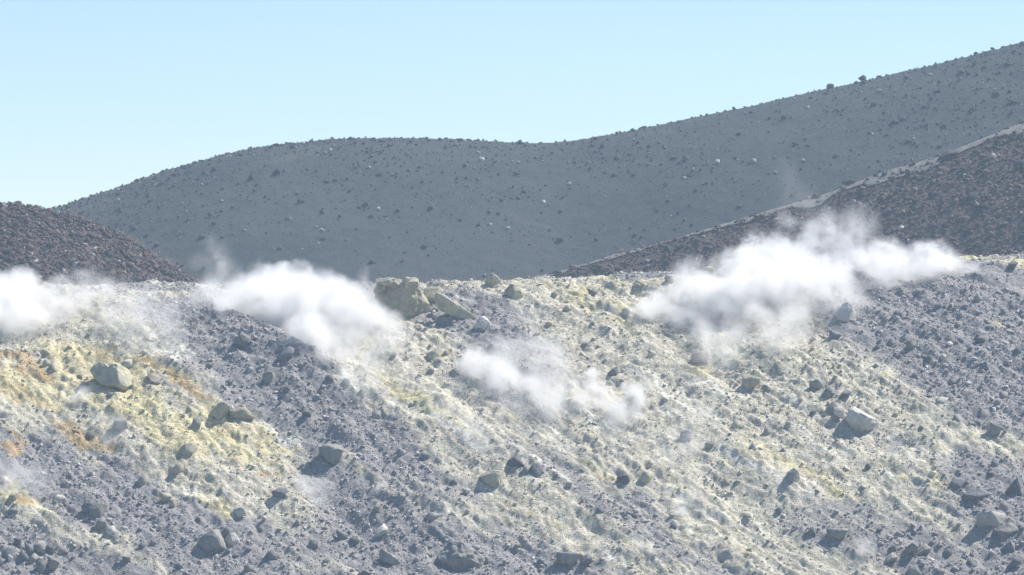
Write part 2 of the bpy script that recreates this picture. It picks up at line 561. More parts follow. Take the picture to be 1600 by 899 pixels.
def rock_material(name, c1, c2, dust=None, amount=0.0, seedscale=1.0):
    t = NT(name)
    tc = t.n('ShaderNodeTexCoord').outputs['Object']
    oi = t.n('ShaderNodeObjectInfo').outputs['Random']
    n1 = t.noise(2.2 * seedscale, 5, 0.65, tc)
    n2 = t.noise(9.0 * seedscale, 4, 0.7, tc)
    c = t.mix(t.rng(n1, 0.35, 0.65), c1, c2)
    c = t.mix(t.rng(n2, 0.55, 0.75, 0, 0.45), c, tuple(min(1, v * 0.5) for v in c1))
    if dust:
        c = t.mix(t.math('MULTIPLY', t.rng(t.noise(1.3 * seedscale, 4, 0.6, tc), 0.42, 0.6), amount), c, dust)
    sp = t.rng(oi, 0, 1, 0.82, 1.15)
    cb = t.n('ShaderNodeCombineXYZ')
    for i in range(3):
        t.l(sp, cb.inputs[i])
    c = t.mix(1.0, c, cb.outputs[0], 'MULTIPLY')
    return t.finish(c, 0.92, t.math('ADD', n2, n1), 0.06, 0.7)


def tint_material(name):
    t = NT(name)
    p = t.pos()
    n = t.noise(14.0, 2, 0.6, p)
    sp = t.rng(n, 0.3, 0.7, 0.8, 1.2)
    cb = t.n('ShaderNodeCombineXYZ')
    for i in range(3):
        t.l(sp, cb.inputs[i])
    return t.finish(t.mix(1.0, t.attr('tint', 'Color'), cb.outputs[0], 'MULTIPLY'), 0.93)


M_SLOPE = slope_material()
M_HILL = cinder_material('dark_cinder', (0.038, 0.046, 0.054), (0.054, 0.059, 0.064), (0.074, 0.077, 0.082), 4.0, 'brown', (0.135, 0.112, 0.10), 0.10)
M_RUST = cinder_material('rust_cinder', (0.110, 0.078, 0.074), (0.125, 0.092, 0.086), (0.07, 0.06, 0.062), 3.0, None, None, 0.25)
M_PATH = cinder_material('trodden_ash', (0.19, 0.183, 0.178), (0.24, 0.23, 0.22), (0.15, 0.145, 0.142), 4.0, None, None, 0.05)
M_FLOOR = cinder_material('crater_floor', (0.16, 0.155, 0.15), (0.22, 0.21, 0.20), (0.12, 0.12, 0.12), 1.0)
M_TINT = tint_material('loose_stone')
ROCK_MATS = {
    'grey': rock_material('grey_rock', (0.20, 0.20, 0.205), (0.31, 0.31, 0.305), (0.42, 0.40, 0.33), 0.35),
    'dark': rock_material('dark_rock', (0.14, 0.145, 0.16), (0.23, 0.235, 0.245)),
    'pale': rock_material('pale_rock', (0.40, 0.40, 0.39), (0.56, 0.55, 0.52), (0.60, 0.57, 0.42), 0.3),
    'sulphur': rock_material('sulphur_coated_rock', (0.29, 0.28, 0.23), (0.44, 0.42, 0.34), (0.56, 0.52, 0.34), 0.4),
    'white': rock_material('white_rock', (0.62, 0.61, 0.58), (0.74, 0.73, 0.70), (0.55, 0.53, 0.45), 0.3),
    'brown': rock_material('brown_rock', (0.19, 0.17, 0.16), (0.31, 0.275, 0.24)),
    'lava': rock_material('black_lava', (0.040, 0.044, 0.05), (0.075, 0.078, 0.082), None, 0, 0.6),
    'ashy': rock_material('pale_lava', (0.30, 0.29, 0.28), (0.42, 0.41, 0.40), None, 0, 0.6),
}

# ------------------------------------------------------------------ setting: terrain sheets
xs = np.concatenate([np.arange(-620, 621, 20.0)])
ysg = np.concatenate([np.arange(-50, 120, 5.0), np.arange(120, 681, 20.0)])


def ground_height(x, y):
    z = -33.0 + 31.0 * sstep(100, 6, y)
    return z + 1.2 * fbm(x * 0.03, y * 0.03, 3, 90) * sstep(8, 30, y)


me, *_ = grid_mesh('ground', xs, ysg, ground_height)
tag(link('ground', me, M_FLOOR), 'ash floor of the crater below the slopes', kind='structure')

fx = np.concatenate([np.arange(-75, -40, 2.5), np.arange(-40, -29.5, 0.12), np.arange(-29.5, 29.5, 0.062), np.arange(29.5, 40, 0.12), np.arange(40, 76, 2.5)])
fy = axis(135, 171.0, 202.5, 232, 0.085, 1.5)
me, x, y, z = grid_mesh('fumarole_slope', fx, fy, fg_height)
mk = stain_masks(x, y, z)
for nm, v in zip(('sulphur', 'ochre', 'beige', 'crust', 'ash'), mk):
    float_attr(me, nm, v)
tag(link('fumarole_slope', me, M_SLOPE), 'pale gravel slope stained yellow and ochre by fumaroles', kind='structure')

hx = axis(-190, -52, 52, 190, 0.24, 4.0)
hy = axis(270, 292, 352, 440, 0.32, 4.0)
me, x, y, z = grid_mesh('dark_hill', hx, hy, hill_height)
px, py = project(x, y, z)
br = np.exp(-(((px - 250) / 70) ** 2 + ((py - 408 - (px - 250) * 0.45) / 22) ** 2)) * 0.9
br = np.maximum(br, 0.6 * np.exp(-(((px - 460) / 55) ** 2 + ((py - 244 + (px - 460) * 0.25) / 5) ** 2)))
br = np.maximum(br, 0.35 * np.exp(-(((px - 150) / 160) ** 2 + ((py - 320) / 40) ** 2)))
float_attr(me, 'brown', br * (0.7 + 0.5 * fbm(x * 0.3, y * 0.3, 3, 93)))
tag(link('dark_hill', me, M_HILL), 'smooth dark grey cinder hill strewn with stones under the sky', kind='structure')

me, x, y, z = grid_mesh('rubble_ridge', axis(-30, -8, 56, 150, 0.3, 4.0), axis(225, 238, 277, 300, 0.35, 3.0), ridge_height)
tag(link('rubble_ridge', me, M_RUST), 'reddish brown rubble ridge rising to the right behind the steam', kind='structure')
me, x, y, z = grid_mesh('rubble_mound', axis(-130, -52, -14, 10, 0.28, 4.0), axis(225, 238, 265, 300, 0.3, 3.0), mound_height)
tag(link('rubble_mound', me, M_RUST), 'dark brown rubble mound at the left behind the steam', kind='structure')

# trodden path along the crest of the rubble ridge
ppx = np.linspace(812, 2000, 520)
pv, pf = [], []
for i, p_ in enumerate(ppx):
    xx = (p_ - CX) / F * RY
    w = 0.05 + 1.5 * float(np.clip(fbm(np.array([p_ / 70.0]), np.array([3.3]), 3, 95)[0] + 0.42, 0, 1)) + 0.25 * max(0, (p_ - 1350) / 400)
    for k, dy in enumerate((-1.0, -0.5, 0.0, 1.2)):
        yy = RY + (dy * w if dy < 0 else dy)
        hh = float(ridge_height(np.array([xx]), np.array([yy]))[0])
        pv.append((xx, yy, hh + (0.09, 0.12, 0.12, 0.02)[k]))
    if i:
        b = 4 * i
        for k in range(3):
            pf.append((b - 4 + k, b + k, b + k + 1, b - 3 + k))
me = mesh_arrays('path', np.array(pv), np.array(pf))
tag(link('path', me, M_PATH), 'pale trodden path along the crest of the rubble ridge', kind='structure')

# ------------------------------------------------------------------ loose stones (uncountable)
def hull_rock(seed, npts=13, flat=0.75):
    r = np.random.default_rng(seed)
    p = r.normal(size=(npts, 3))
    p /= np.linalg.norm(p, axis=1)[:, None]
    p /= (np.abs(p) ** 3.2).sum(1)[:, None] ** (1 / 3.2)
    p *= r.uniform(0.7, 1.05, (npts, 1))
    p *= np.array([1.0, r.uniform(0.65, 1.0), r.uniform(flat - 0.2, flat + 0.1)])
    bm = bmesh.new()
    for q in p:
        bm.verts.new(q)
    ret = bmesh.ops.convex_hull(bm, input=bm.verts)
    junk = [e for e in ret['geom_interior'] if isinstance(e, bmesh.types.BMVert)]
    bmesh.ops.delete(bm, geom=junk, context='VERTS')
    bmesh.ops.triangulate(bm, faces=bm.faces)
    bmesh.ops.recalc_face_normals(bm, faces=bm.faces)
    bm.verts.index_update()
    v = np.array([w.co[:] for w in bm.verts])
    f = np.array([[w.index for w in fc.verts] for fc in bm.faces])
    bm.free()
    return v, f


VARS = [hull_rock(300 + i, 9 if i < 11 else 12) for i in range(16)]


def rot_z_tilt(n, rng):
    a = rng.uniform(0, 2 * math.pi, n)
    b = rng.normal(0, 0.35, n)
    c = rng.normal(0, 0.35, n)
    ca, sa, cb, sb, cc, sc = np.cos(a), np.sin(a), np.cos(b), np.sin(b), np.cos(c), np.sin(c)
    R = np.empty((n, 3, 3))
    R[:, 0, 0] = ca * cb; R[:, 0, 1] = ca * sb * sc - sa * cc; R[:, 0, 2] = ca * sb * cc + sa * sc
    R[:, 1, 0] = sa * cb; R[:, 1, 1] = sa * sb * sc + ca * cc; R[:, 1, 2] = sa * sb * cc - ca * sc
    R[:, 2, 0] = -sb; R[:, 2, 1] = cb * sc; R[:, 2, 2] = cb * cc
    return R


def scatter(name, x, y, z, r, tint, label, seed):
    rng = np.random.default_rng(seed)
    n = len(x)
    var = rng.integers(0, len(VARS), n)
    R = rot_z_tilt(n, rng)
    st = rng.uniform(0.75, 1.3, (n, 3))
    vs, fs, cs = [], [], []
    off = 0
    for k, (v, f) in enumerate(VARS):
        idx = np.nonzero(var == k)[0]
        if len(idx) == 0:
            continue
        loc = v[None] * st[idx][:, None, :] * r[idx][:, None, None]
        w = np.einsum('nij,nkj->nki', R[idx], loc)
        w += np.stack([x[idx], y[idx], z[idx]], 1)[:, None, :]
        vs.append(w.reshape(-1, 3))
        fs.append((f[None] + (off + np.arange(len(idx)) * len(v))[:, None, None]).reshape(-1, 3))
        cs.append(np.repeat(tint[idx], len(v), axis=0))
        off += len(idx) * len(v)
    me = mesh_arrays(name, np.concatenate(vs), np.concatenate(fs))
    color_attr(me, 'tint', np.concatenate(cs))
    o = link(name, me, M_TINT)
    tag(o, label, kind='stuff')
    return o


def power_sizes(n, lo, hi, a, rng):
    u = rng.random(n)
    return (lo ** (1 - a) + u * (hi ** (1 - a) - lo ** (1 - a))) ** (1 / (1 - a))


def lerp(a, b, t):
    return np.array(a)[None] * (1 - t[:, None]) + np.array(b)[None] * t[:, None]


def fg_tints(x, y, z, rng):
    mk = stain_masks(x, y, z)
    n = len(x)
    t = rng.random(n)
    c = lerp((0.20, 0.195, 0.203), (0.47, 0.457, 0.455), t)
    tan = lerp(C_BEI1, C_BEI2, rng.random(n))
    sul = lerp((0.34, 0.31, 0.17), C_SUL2, rng.random(n))
    och = lerp((0.27, 0.19, 0.10), C_OCH2, rng.random(n))
    for m, q, s in ((mk[2], tan, .85), (mk[0], sul, .8), (mk[1], och, .8)):
        k = (np.clip(m * s * rng.uniform(0.6, 1.25, n), 0, 1) * (1 - 0.75 * mk[4]))[:, None]
        c = c * (1 - k) + q * k
    w = (rng.random(n) < 0.04)
    c[w] = lerp((0.5, 0.5, 0.49), (0.68, 0.68, 0.66), rng.random(int(w.sum())))
    return c, mk


rng = np.random.default_rng(11)
n = 195000
gx = rng.uniform(-39, 39, n)
gy = rng.uniform(170.5, 201.5, n)
u, v = streak(gx, gy)
den = 0.55 + 0.9 * fbm(u * 0.25, v * 0.6, 4, 110)
gz = fg_height(gx, gy)
tint, mk = fg_tints(gx, gy, gz, rng)
den = den * (1 - 0.45 * np.clip(mk[0] + mk[3] + mk[1], 0, 1)) * (1 - 0.5 * mk[2]) + 0.35 * mk[4]
keep = rng.random(n) < np.clip(den, 0.03, 1) * 0.60 * np.where(np.abs(gx) > 31, 0.5, 1.0)
gx, gy, gz, tint = gx[keep], gy[keep], gz[keep], tint[keep]
gr = power_sizes(len(gx), 0.034, 0.19, 3.1, rng)
scatter('gravel', gx, gy, gz + gr * 0.12, gr, tint, 'loose grey and yellowish gravel covering the fumarole slope', 12)
N_GRAVEL = len(gx)

rng = np.random.default_rng(21)
n = 69000
x = rng.uniform(-72, 72, n)
y = rng.uniform(293, 347, n)
z = hill_height(x, y)
px, py = project(x, y, z)
crest = interp(px, HILL_CREST)
rel = np.clip((py - crest) / np.maximum(440 - crest, 20), 0, 1)
den = (1 - rel) ** 1.4 * 0.85 + 0.05
den *= np.clip(0.75 + 1.1 * fbm(x * 0.10 + y * 0.05, y * 0.12, 3, 120), 0.1, 2)
den += 0.9 * np.exp(-(((px - 190) / 70) ** 2 + ((py - 350) / 45) ** 2))
den += 0.35 * sstep(1250, 1500, px)
keep = rng.random(n) < np.clip(den, 0, 1) * 0.55
x, y, z = x[keep], y[keep], z[keep]
r = power_sizes(len(x), 0.055, 0.27, 3.0, rng)
tint = lerp((0.035, 0.038, 0.044), (0.12, 0.12, 0.125), rng.random(len(x)) ** 1.2)
w = rng.random(len(x)) < 0.09
tint[w] = lerp((0.26, 0.26, 0.25), (0.48, 0.47, 0.46), rng.random(int(w.sum())))
scatter('scattered_stones', x, y, z + r * 0.35, r, tint, 'small dark lava stones strewn over the grey cinder hill', 22)


def rubble(name, fn, x0, x1, y0, y1, n, seed, label):
    rng = np.random.default_rng(seed)
    x = rng.uniform(x0, x1, n)
    y = rng.uniform(y0, y1, n)
    z = fn(x, y)
    px, py = project(x, y, z)
    ok = py < interp(px, FG_CREST) + 12
    x, y, z = x[ok], y[ok], z[ok]
    m = len(x)
    r = power_sizes(m, 0.065, 0.36, 3.3, rng)
    t = rng.random(m)
    tint = lerp((0.075, 0.055, 0.053), (0.165, 0.122, 0.115), t)
    w = rng.random(m) < 0.25
    tint[w] = lerp((0.035, 0.036, 0.042), (0.09, 0.092, 0.10), rng.random(int(w.sum())))
    w = rng.random(m) < 0.035
    tint[w] = lerp((0.24, 0.22, 0.21), (0.42, 0.40, 0.39), rng.random(int(w.sum())))
    scatter(name, x, y, z + r * 0.25, r, tint, label, seed + 1)


rubble('rubble', ridge_height, -3, 54, 240, 275.2, 46000, 31, 'broken reddish brown lava rubble covering the right hand ridge')
rubble('rubble', mound_height, -52, -19, 242, 263.5, 33000, 41, 'broken dark brown lava rubble covering the left hand mound')

# ------------------------------------------------------------------ single rocks
_ico = {}


def ico(sub):
    if sub not in _ico:
        bm = bmesh.new()
        bmesh.ops.create_icosphere(bm, subdivisions=sub, radius=1.0)
        bm.verts.index_update()
        _ico[sub] = (np.array([w.co[:] for w in bm.verts]), np.array([[w.index for w in f.verts] for f in bm.faces]))
        bm.free()
    return _ico[sub]


def noise3(p, scale, seed, octs=3):
    a = fbm(p[:, 0] * scale + 3.1 * seed % 50, p[:, 1] * scale + 1.7, octs, 200 + seed % 40)
    b = fbm(p[:, 1] * scale + 5.3, p[:, 2] * scale + 2.9 * seed % 50, octs, 230 + seed % 40)
    c = fbm(p[:, 2] * scale + 7.7, p[:, 0] * scale + 1.3, octs, 260 + seed % 40)
    return (a + b + c) / 1.8


def faceted(seed, sub=0, npts=13, rough=0.05):
    """angular boulder: hull of a few corner points, split finer and roughened when large; fits a unit box"""
    v, f = hull_rock(seed, npts, 0.95)
    if sub:
        bm = bmesh.new()
        vv = [bm.verts.new(q) for q in v]
        for t_ in f:
            bm.faces.new([vv[i] for i in t_])
        bmesh.ops.subdivide_edges(bm, edges=bm.edges, cuts=sub, use_grid_fill=True)
        bmesh.ops.triangulate(bm, faces=bm.faces)
        bm.verts.index_update()
        v = np.array([w.co[:] for w in bm.verts])
        f = np.array([[w.index for w in fc.verts] for fc in bm.faces])
        bm.free()
        d = v / np.maximum(np.linalg.norm(v, axis=1), 1e-6)[:, None]
        v = v + d * (noise3(v, 1.4, seed) * rough * 1.6 + noise3(v, 4.5, seed + 3) * rough)[:, None]
    v = v - (v.max(0) + v.min(0)) / 2
    v = v / ((v.max(0) - v.min(0)) / 2)
    return v, f


def outlined(poly, depth, seed, sub=4, rough=0.045, cuts=9, box=0.45):
    """boulder whose face-on outline is the polygon (metres, XZ), with real depth and faceted faces"""
    r = np.random.default_rng(seed)
    P = np.array(poly, float)
    d, f = ico(sub)
    th = np.arctan2(d[:, 2], d[:, 0])
    dirx, dirz = np.cos(th), np.sin(th)
    R = np.zeros(len(d))
    for i in range(len(P)):
        a, b = P[i], P[(i + 1) % len(P)]
        ex, ez = b - a
        den = dirx * ez - dirz * ex
        den = np.where(np.abs(den) < 1e-9, 1e-9, den)
        t = (a[0] * ez - a[1] * ex) / den
        s = (a[0] * dirz - a[1] * dirx) / den
        ok = (t > 0) & (s >= -1e-6) & (s <= 1 + 1e-6)
        R = np.where(ok, np.maximum(R, t), R)
    rho = np.sqrt(d[:, 0] ** 2 + d[:, 2] ** 2)
    k = rho ** box
    v = np.stack([dirx * R * k, depth * np.sign(d[:, 1]) * np.abs(d[:, 1]) ** 0.7, dirz * R * k], 1)
    ext = np.array([np.abs(P[:, 0]).max(), depth, np.abs(P[:, 1]).max()])
    for i in range(cuts):
        nrm = np.array([r.normal(0, 0.7), -abs(r.normal(0.9, 0.35)), r.normal(0.1, 0.55)])
        nrm /= np.linalg.norm(nrm)
        lim = np.linalg.norm(nrm * ext) * r.uniform(0.50, 0.78)
        over = v @ nrm - lim
        v = v - np.clip(over, 0, None)[:, None] * nrm[None] * 0.92
    s = float(np.mean(ext))
    nr = v / np.maximum(np.linalg.norm(v, axis=1), 1e-6)[:, None]
    v = v + nr * ((noise3(v / s, 1.8, seed) * 1.5 + noise3(v / s, 5.5, seed + 5)) * rough * s)[:, None]
    return v, f


GROUNDS = {
    'slope': (fg_height, 160, 201.5),
    'hill': (hill_height, 285, 347),
    'ridge': (ridge_height, 238, 275.5),
    'mound': (mound_height, 236, 263),
}
ROCKS = []          # every single rock: [object, px, py, width px, tone, where, written label or None, short name]
_fac_cache = {}


def put_rock(bbox, tone, where='slope', label=None, short=None, outline=None, depth=None, seed=None, name='boulder', rot=0.0, cat='rock', lumps=None, box=0.45, cuts=9, rough=0.045):
    x0, y0, x1, y1 = bbox
    fn, ya, yb = GROUNDS[where]
    cx, cyy = (x0 + x1) / 2, (y0 + y1) / 2
    if seed is None:
        seed = int(x0 * 7 + y0 * 13) % 9973
    gx_, gy_, gz_ = cast(fn, cx, y1 - (y1 - y0) * 0.12, ya, yb)
    mpp = gy_ / F
    w, h = (x1 - x0) * mpp, (y1 - y0) * mpp
    dep = depth if depth else 0.5 * (w + h) * 0.5
    yc = gy_ + dep * 0.55
    mpp = yc / F
    loc = ((cx - CX) * mpp, yc, (CY - cyy) * mpp - (0.0 if outline else 0.09 * h))
    if outline:
        poly = [((a - cx) * mpp, (cyy - b) * mpp) for a, b in outline]
        v, f = outlined(poly, dep, seed, 5 if w > 1.6 else 4, rough, cuts, box)
    else:
        sub = 4 if (x1 - x0) > 30 else (2 if (x1 - x0) > 20 else 0)
        key = (seed % 24, sub)
        if key not in _fac_cache:
            _fac_cache[key] = faceted(500 + key[0], sub, 9 + key[0] % 4)
        v, f = _fac_cache[key]
        v = v * np.array([w / 2, dep, h / 2 * 1.12])
        if rot:
            c, s = math.cos(rot), math.sin(rot)
            v = np.stack([v[:, 0] * c - v[:, 2] * s, v[:, 1], v[:, 0] * s + v[:, 2] * c], 1)
    if lumps:
        vs_, fs_ = [v], [f]
        off_ = len(v)
        for k, (lx, ly, lw, lh) in enumerate(lumps):
            lv, lf = faceted(700 + seed + k * 7, 3, 26, 0.06)
            lv = lv * np.array([lw / 2 * mpp, dep * 0.6, lh / 2 * mpp])
            lv = lv + np.array([(lx - cx) * mpp, -dep * 0.22, (cyy - ly) * mpp])
            vs_.append(lv)
            fs_.append(lf + off_)
            off_ += len(lv)
        v, f = np.concatenate(vs_), np.concatenate(fs_)
    me = mesh_arrays(name, v, f)
    if outline:
        me.polygons.foreach_set('use_smooth', np.ones(len(f), dtype=bool))
        me.set_sharp_from_angle(angle=math.radians(18))
    o = link(name, me, ROCK_MATS[tone])
    o.location = loc
    o['category'] = cat
    ROCKS.append([o, cx, cyy, x1 - x0, tone, where, label, short])
    return o


# --- landmark boulders with their own outlines
put_rock((586, 433, 673, 506), 'sulphur', label='largest boulder, blocky with a notched flat top, half veiled by steam', short='the largest blocky boulder',
         outline=[(586, 472), (585, 452), (587, 440), (595, 436), (612, 435), (625, 437), (628, 441), (633, 434), (648, 434), (655, 441), (657, 450), (661, 462), (668, 473), (673, 487), (670, 500), (655, 507), (625, 508), (597, 495)], depth=1.15, seed=5,
         rough=0.10, cuts=6,
         lumps=[(602, 443, 30, 15), (618, 445, 20, 17), (642, 446, 26, 24), (596, 452, 16, 16)])
put_rock((657, 447, 693, 474), 'sulphur', label='rough block wedged between the largest boulder and the leaning slab', short='the wedged block', seed=61)
put_rock((673, 456, 748, 505), 'sulphur', label='long thin slab leaning downhill with a sunlit straight upper edge', short='the long leaning slab',
         outline=[(673, 466), (680, 458), (688, 457), (700, 464), (722, 479), (745, 497), (748, 503), (735, 504), (712, 495), (696, 490), (683, 484)], depth=0.5, seed=8, rough=0.08, cuts=5)
put_rock((741, 492, 773, 520), 'pale', label='wedge shaped pale rock at the lower end of the long leaning slab', short='the pale wedge below the slab', seed=23,
         outline=[(741, 514), (744, 503), (751, 495), (757, 493), (765, 503), (773, 518), (765, 520), (750, 519)], depth=0.45)
put_rock((755, 426, 785, 451), 'sulphur', label='cone shaped rock standing on the slope crest against the dark hill', short='the cone shaped crest rock',
         outline=[(755, 449), (757, 438), (763, 429), (769, 426), (774, 429), (779, 434), (784, 444), (786, 451), (770, 453)], depth=0.55, seed=10)
put_rock((787, 443, 819, 470), 'sulphur', label='squat knobbly rock just below and right of the cone shaped crest rock', short='the squat knobbly rock',
         outline=[(787, 464), (788, 455), (794, 449), (798, 444), (804, 445), (806, 450), (813, 453), (818, 462), (818, 469), (803, 472)], depth=0.55, seed=11)
put_rock((1304, 470, 1342, 506), 'white', label='white dome shaped boulder coming to a point below the right steam plume', short='the white domed boulder',
         outline=[(1304, 494), (1310, 482), (1318, 473), (1323, 470), (1330, 475), (1337, 484), (1342, 494), (1340, 503), (1324, 507), (1308, 501)], depth=0.7, seed=12, cuts=3, box=0.7)
put_rock((1322, 633, 1378, 685), 'pale', label='large pale slab with a bright flat top tilted towards the valley at the right', short='the bright topped slab',
         outline=[(1322, 655), (1326, 640), (1334, 634), (1350, 642), (1368, 655), (1377, 668), (1374, 680), (1360, 685), (1342, 682), (1330, 670)], depth=0.95, seed=14, rough=0.08, cuts=6)
put_rock((745, 731, 791, 767), 'sulphur', label='wedge shaped block with a pale flat top in the middle of the lower slope', short='the flat topped wedge block',
         outline=[(745, 736), (752, 732), (772, 734), (788, 737), (791, 741), (789, 755), (783, 767), (772, 763), (756, 752), (747, 744)], depth=0.6, seed=15)
put_rock((307, 826, 358, 874), 'grey', label='pyramid shaped grey boulder with one sunlit face near the lower left', short='the pyramid boulder',
         outline=[(307, 850), (312, 842), (322, 832), (334, 827), (341, 826), (350, 843), (358, 866), (354, 874), (335, 868), (315, 858)], depth=0.7, seed=16)
put_rock((351, 832, 376, 860), 'pale', label='pale block leaning against the right side of the pyramid boulder', short='the pale block beside the pyramid', seed=33,
         outline=[(351, 842), (358, 834), (366, 832), (375, 845), (373, 858), (356, 860)], depth=0.4)
put_rock((684, 845, 762, 902), 'grey', label='large bulky bluish grey boulder at the bottom edge of the scene', short='the large bottom boulder',
         outline=[(684, 866), (696, 852), (706, 846), (722, 847), (735, 851), (742, 860), (756, 869), (762, 880), (758, 897), (740, 903), (716, 895), (698, 884)], depth=1.1, seed=18,
         rough=0.10, cuts=6)
put_rock((587, 856, 634, 889), 'grey', label='long low grey rock with a sunlit upper edge at the bottom middle', short='the long low rock',
         outline=[(588, 866), (592, 857), (604, 862), (618, 870), (628, 880), (634, 889), (620, 887), (606, 880), (592, 873)], depth=0.5, seed=19)
put_rock((496, 691, 541, 736), 'grey', label='grey boulder with a steep right face between ash and yellow ground', short='the steep faced boulder',
         outline=[(496, 700), (508, 694), (530, 691), (537, 698), (537, 715), (540, 735), (528, 732), (512, 720), (500, 708)], depth=0.75, seed=20)
put_rock((140, 562, 208, 612), 'sulphur', label='big greenish yellow rounded boulder with a notched top on orange ground', short='the notched yellow boulder',
         outline=[(140, 580), (145, 570), (156, 565), (165, 568), (170, 574), (176, 569), (184, 568), (198, 576), (207, 588), (206, 602), (200, 612), (180, 606), (158, 600), (146, 592)], depth=0.95, seed=22,
         lumps=None, box=0.62, cuts=4)
put_rock((189, 561, 207, 580), 'pale', label='small pale slab propped on the notched yellow boulder', short='the small propped slab', seed=25)
put_rock((364, 516, 401, 553), 'dark', label='dark bluish slab lying on the grey scree below the central plume', short='the dark bluish slab',
         outline=[(364, 530), (366, 519), (376, 517), (390, 526), (399, 538), (400, 552), (390, 550), (376, 542)], depth=0.6, seed=26)
put_rock((127, 783, 151, 803), 'dark', label='dark rounded rock at the left of the stacked blocks, lower left', short='the dark rock left of the stacked blocks', seed=27)
put_rock((137, 784, 168, 813), 'grey', label='square grey block with pale top, biggest of the stacked blocks, lower left', short='the square grey block', seed=41,
         outline=[(137, 800), (140, 790), (148, 785), (160, 786), (168, 789), (168, 806), (162, 813), (146, 810)], depth=0.5)
put_rock((149, 808, 168, 831), 'grey', label='pointed grey rock just below the square grey block', short='the pointed grey rock', seed=29)
put_rock((165, 821, 185, 839), 'pale', label='pale stone right of the pointed grey rock, lower left', short='the pale stone by the pointed rock', seed=30)
put_rock((82, 772, 103, 788), 'pale', label='pale wedge stone above the bright yellow streak at the left', short='the pale wedge above the yellow streak', seed=31)
put_rock((10, 763, 29, 786), 'sulphur', label='rounded yellowish stone on the bright yellow streak at the left edge', short='the rounded stone on the yellow streak', seed=32)
put_rock((228, 581, 258, 601), 'brown', label='lumpy brown rock right of the notched yellow boulder', short='the lumpy brown rock', seed=34)
put_rock((282, 690, 310, 711), 'sulphur', label='rounded olive stone alone in the yellow left hand ground', short='the rounded olive stone', seed=35)
put_rock((950, 572, 966, 590), 'dark', label='small dark triangular rock above the twin steam wisps', short='the dark triangular rock', seed=36,
         outline=[(950, 583), (957, 576), (965, 572), (966, 589), (957, 587)], depth=0.25)
put_rock((1076, 549, 1112, 571), 'brown', label='flat brownish rock below the long right plume', short='the flat brownish rock', seed=37)
put_rock((1159, 587, 1189, 609), 'sulphur', label='wedge shaped yellowish rock with a shaded hollow below it, right of centre', short='the yellowish wedge rock', seed=38)
put_rock((1228, 731, 1251, 757), 'grey', label='pale grey upright stone in the yellow ground right of centre', short='the upright grey stone', seed=39,
         outline=[(1228, 748), (1231, 737), (1240, 731), (1247, 736), (1251, 747), (1249, 756), (1238, 759), (1229, 755)], depth=0.5)
put_rock((1564, 744, 1598, 774), 'dark', label='dark blue boulder near the right edge of the lower slope', short='the dark blue boulder', seed=40)
put_rock((1504, 761, 1551, 786), 'dark', label='long dark blue rock left of the dark blue boulder', short='the long dark blue rock', seed=42)
put_rock((1524, 797, 1572, 828), 'pale', label='broad pale topped rock at the right near the bottom', short='the broad pale rock', seed=43)
put_rock((1407, 846, 1435, 873), 'grey', label='grey boulder leading a short row of rocks at the lower right', short='the lower right grey boulder', seed=44)
put_rock((869, 861, 907, 889), 'grey', label='smooth bluish grey rock near the bottom, right of the large bottom boulder', short='the smooth bluish rock', seed=45)
put_rock((1000, 734, 1023, 758), 'sulphur', label='pale yellowish wedge stone above the grey streak, right of centre', short='the pale yellowish wedge', seed=46)
put_rock((962, 740, 986, 759), 'dark', label='small dark humped rock left of the pale yellowish wedge', short='the humped dark rock', seed=47)
put_rock((789, 707, 819, 733), 'dark', label='dark rock at the head of a short stony line, mid slope', short='the dark rock mid slope', seed=48)
put_rock((424, 761, 449, 784), 'dark', label='dark bluish rock left of the small steam puff on the lower slope', short='the dark rock by the small puff', seed=49)
put_rock((1294, 515, 1316, 533), 'dark', label='dark block a little below and left of the white domed boulder', short='the dark block below the dome', seed=50)
put_rock((386, 271, 398, 285), 'lava', 'hill', 'dark pyramid shaped stone high on the left of the grey hill', 'the dark pyramid stone on the hill', seed=51, outline=[(386, 284), (389, 276), (393, 271), (396, 277), (398, 285)], depth=0.35, name='lava_block')
put_rock((1341, 117, 1354, 129), 'lava', 'hill', 'upright black rock standing out on the right skyline', 'the upright skyline rock', seed=52, name='lava_block')
put_rock((1291, 130, 1303, 140), 'lava', 'hill', 'pointed black rock on the skyline left of the upright skyline rock', 'the pointed skyline rock', seed=53, name='lava_block')
put_rock((808, 218, 818, 227), 'lava', 'hill', 'rounded dark rock on the skyline in the dip of the hill', 'the skyline rock in the dip', seed=54, name='lava_block')
put_rock((574, 404, 589, 415), 'lava', 'hill', 'lone dark stone with a pale top low on the grey hill', 'the lone stone low on the hill', seed=55, name='lava_block')
put_rock((1464, 231, 1494, 252), 'lava', 'ridge', 'large black rock beside the path on the rubble ridge', 'the large black rock by the path', seed=56, name='lava_block')
put_rock((1319, 278, 1336, 289), 'lava', 'ridge', 'black rock at the path edge halfway up the rubble ridge', 'the black rock halfway up the path', seed=57, name='lava_block')
put_rock((1039, 380, 1053, 393), 'lava', 'ridge', 'dark rock at the path edge low on the rubble ridge', 'the dark rock low on the path', seed=58, name='lava_block')
put_rock((959, 242, 971, 252), 'lava', 'hill', 'black stone on the hill just right of the skyline dip', 'the black stone right of the dip', seed=59, name='lava_block')
put_rock((30, 329, 42, 339), 'lava', 'mound', 'black stone just below the top of the left mound', 'the black stone atop the left mound', seed=60, name='lava_block')

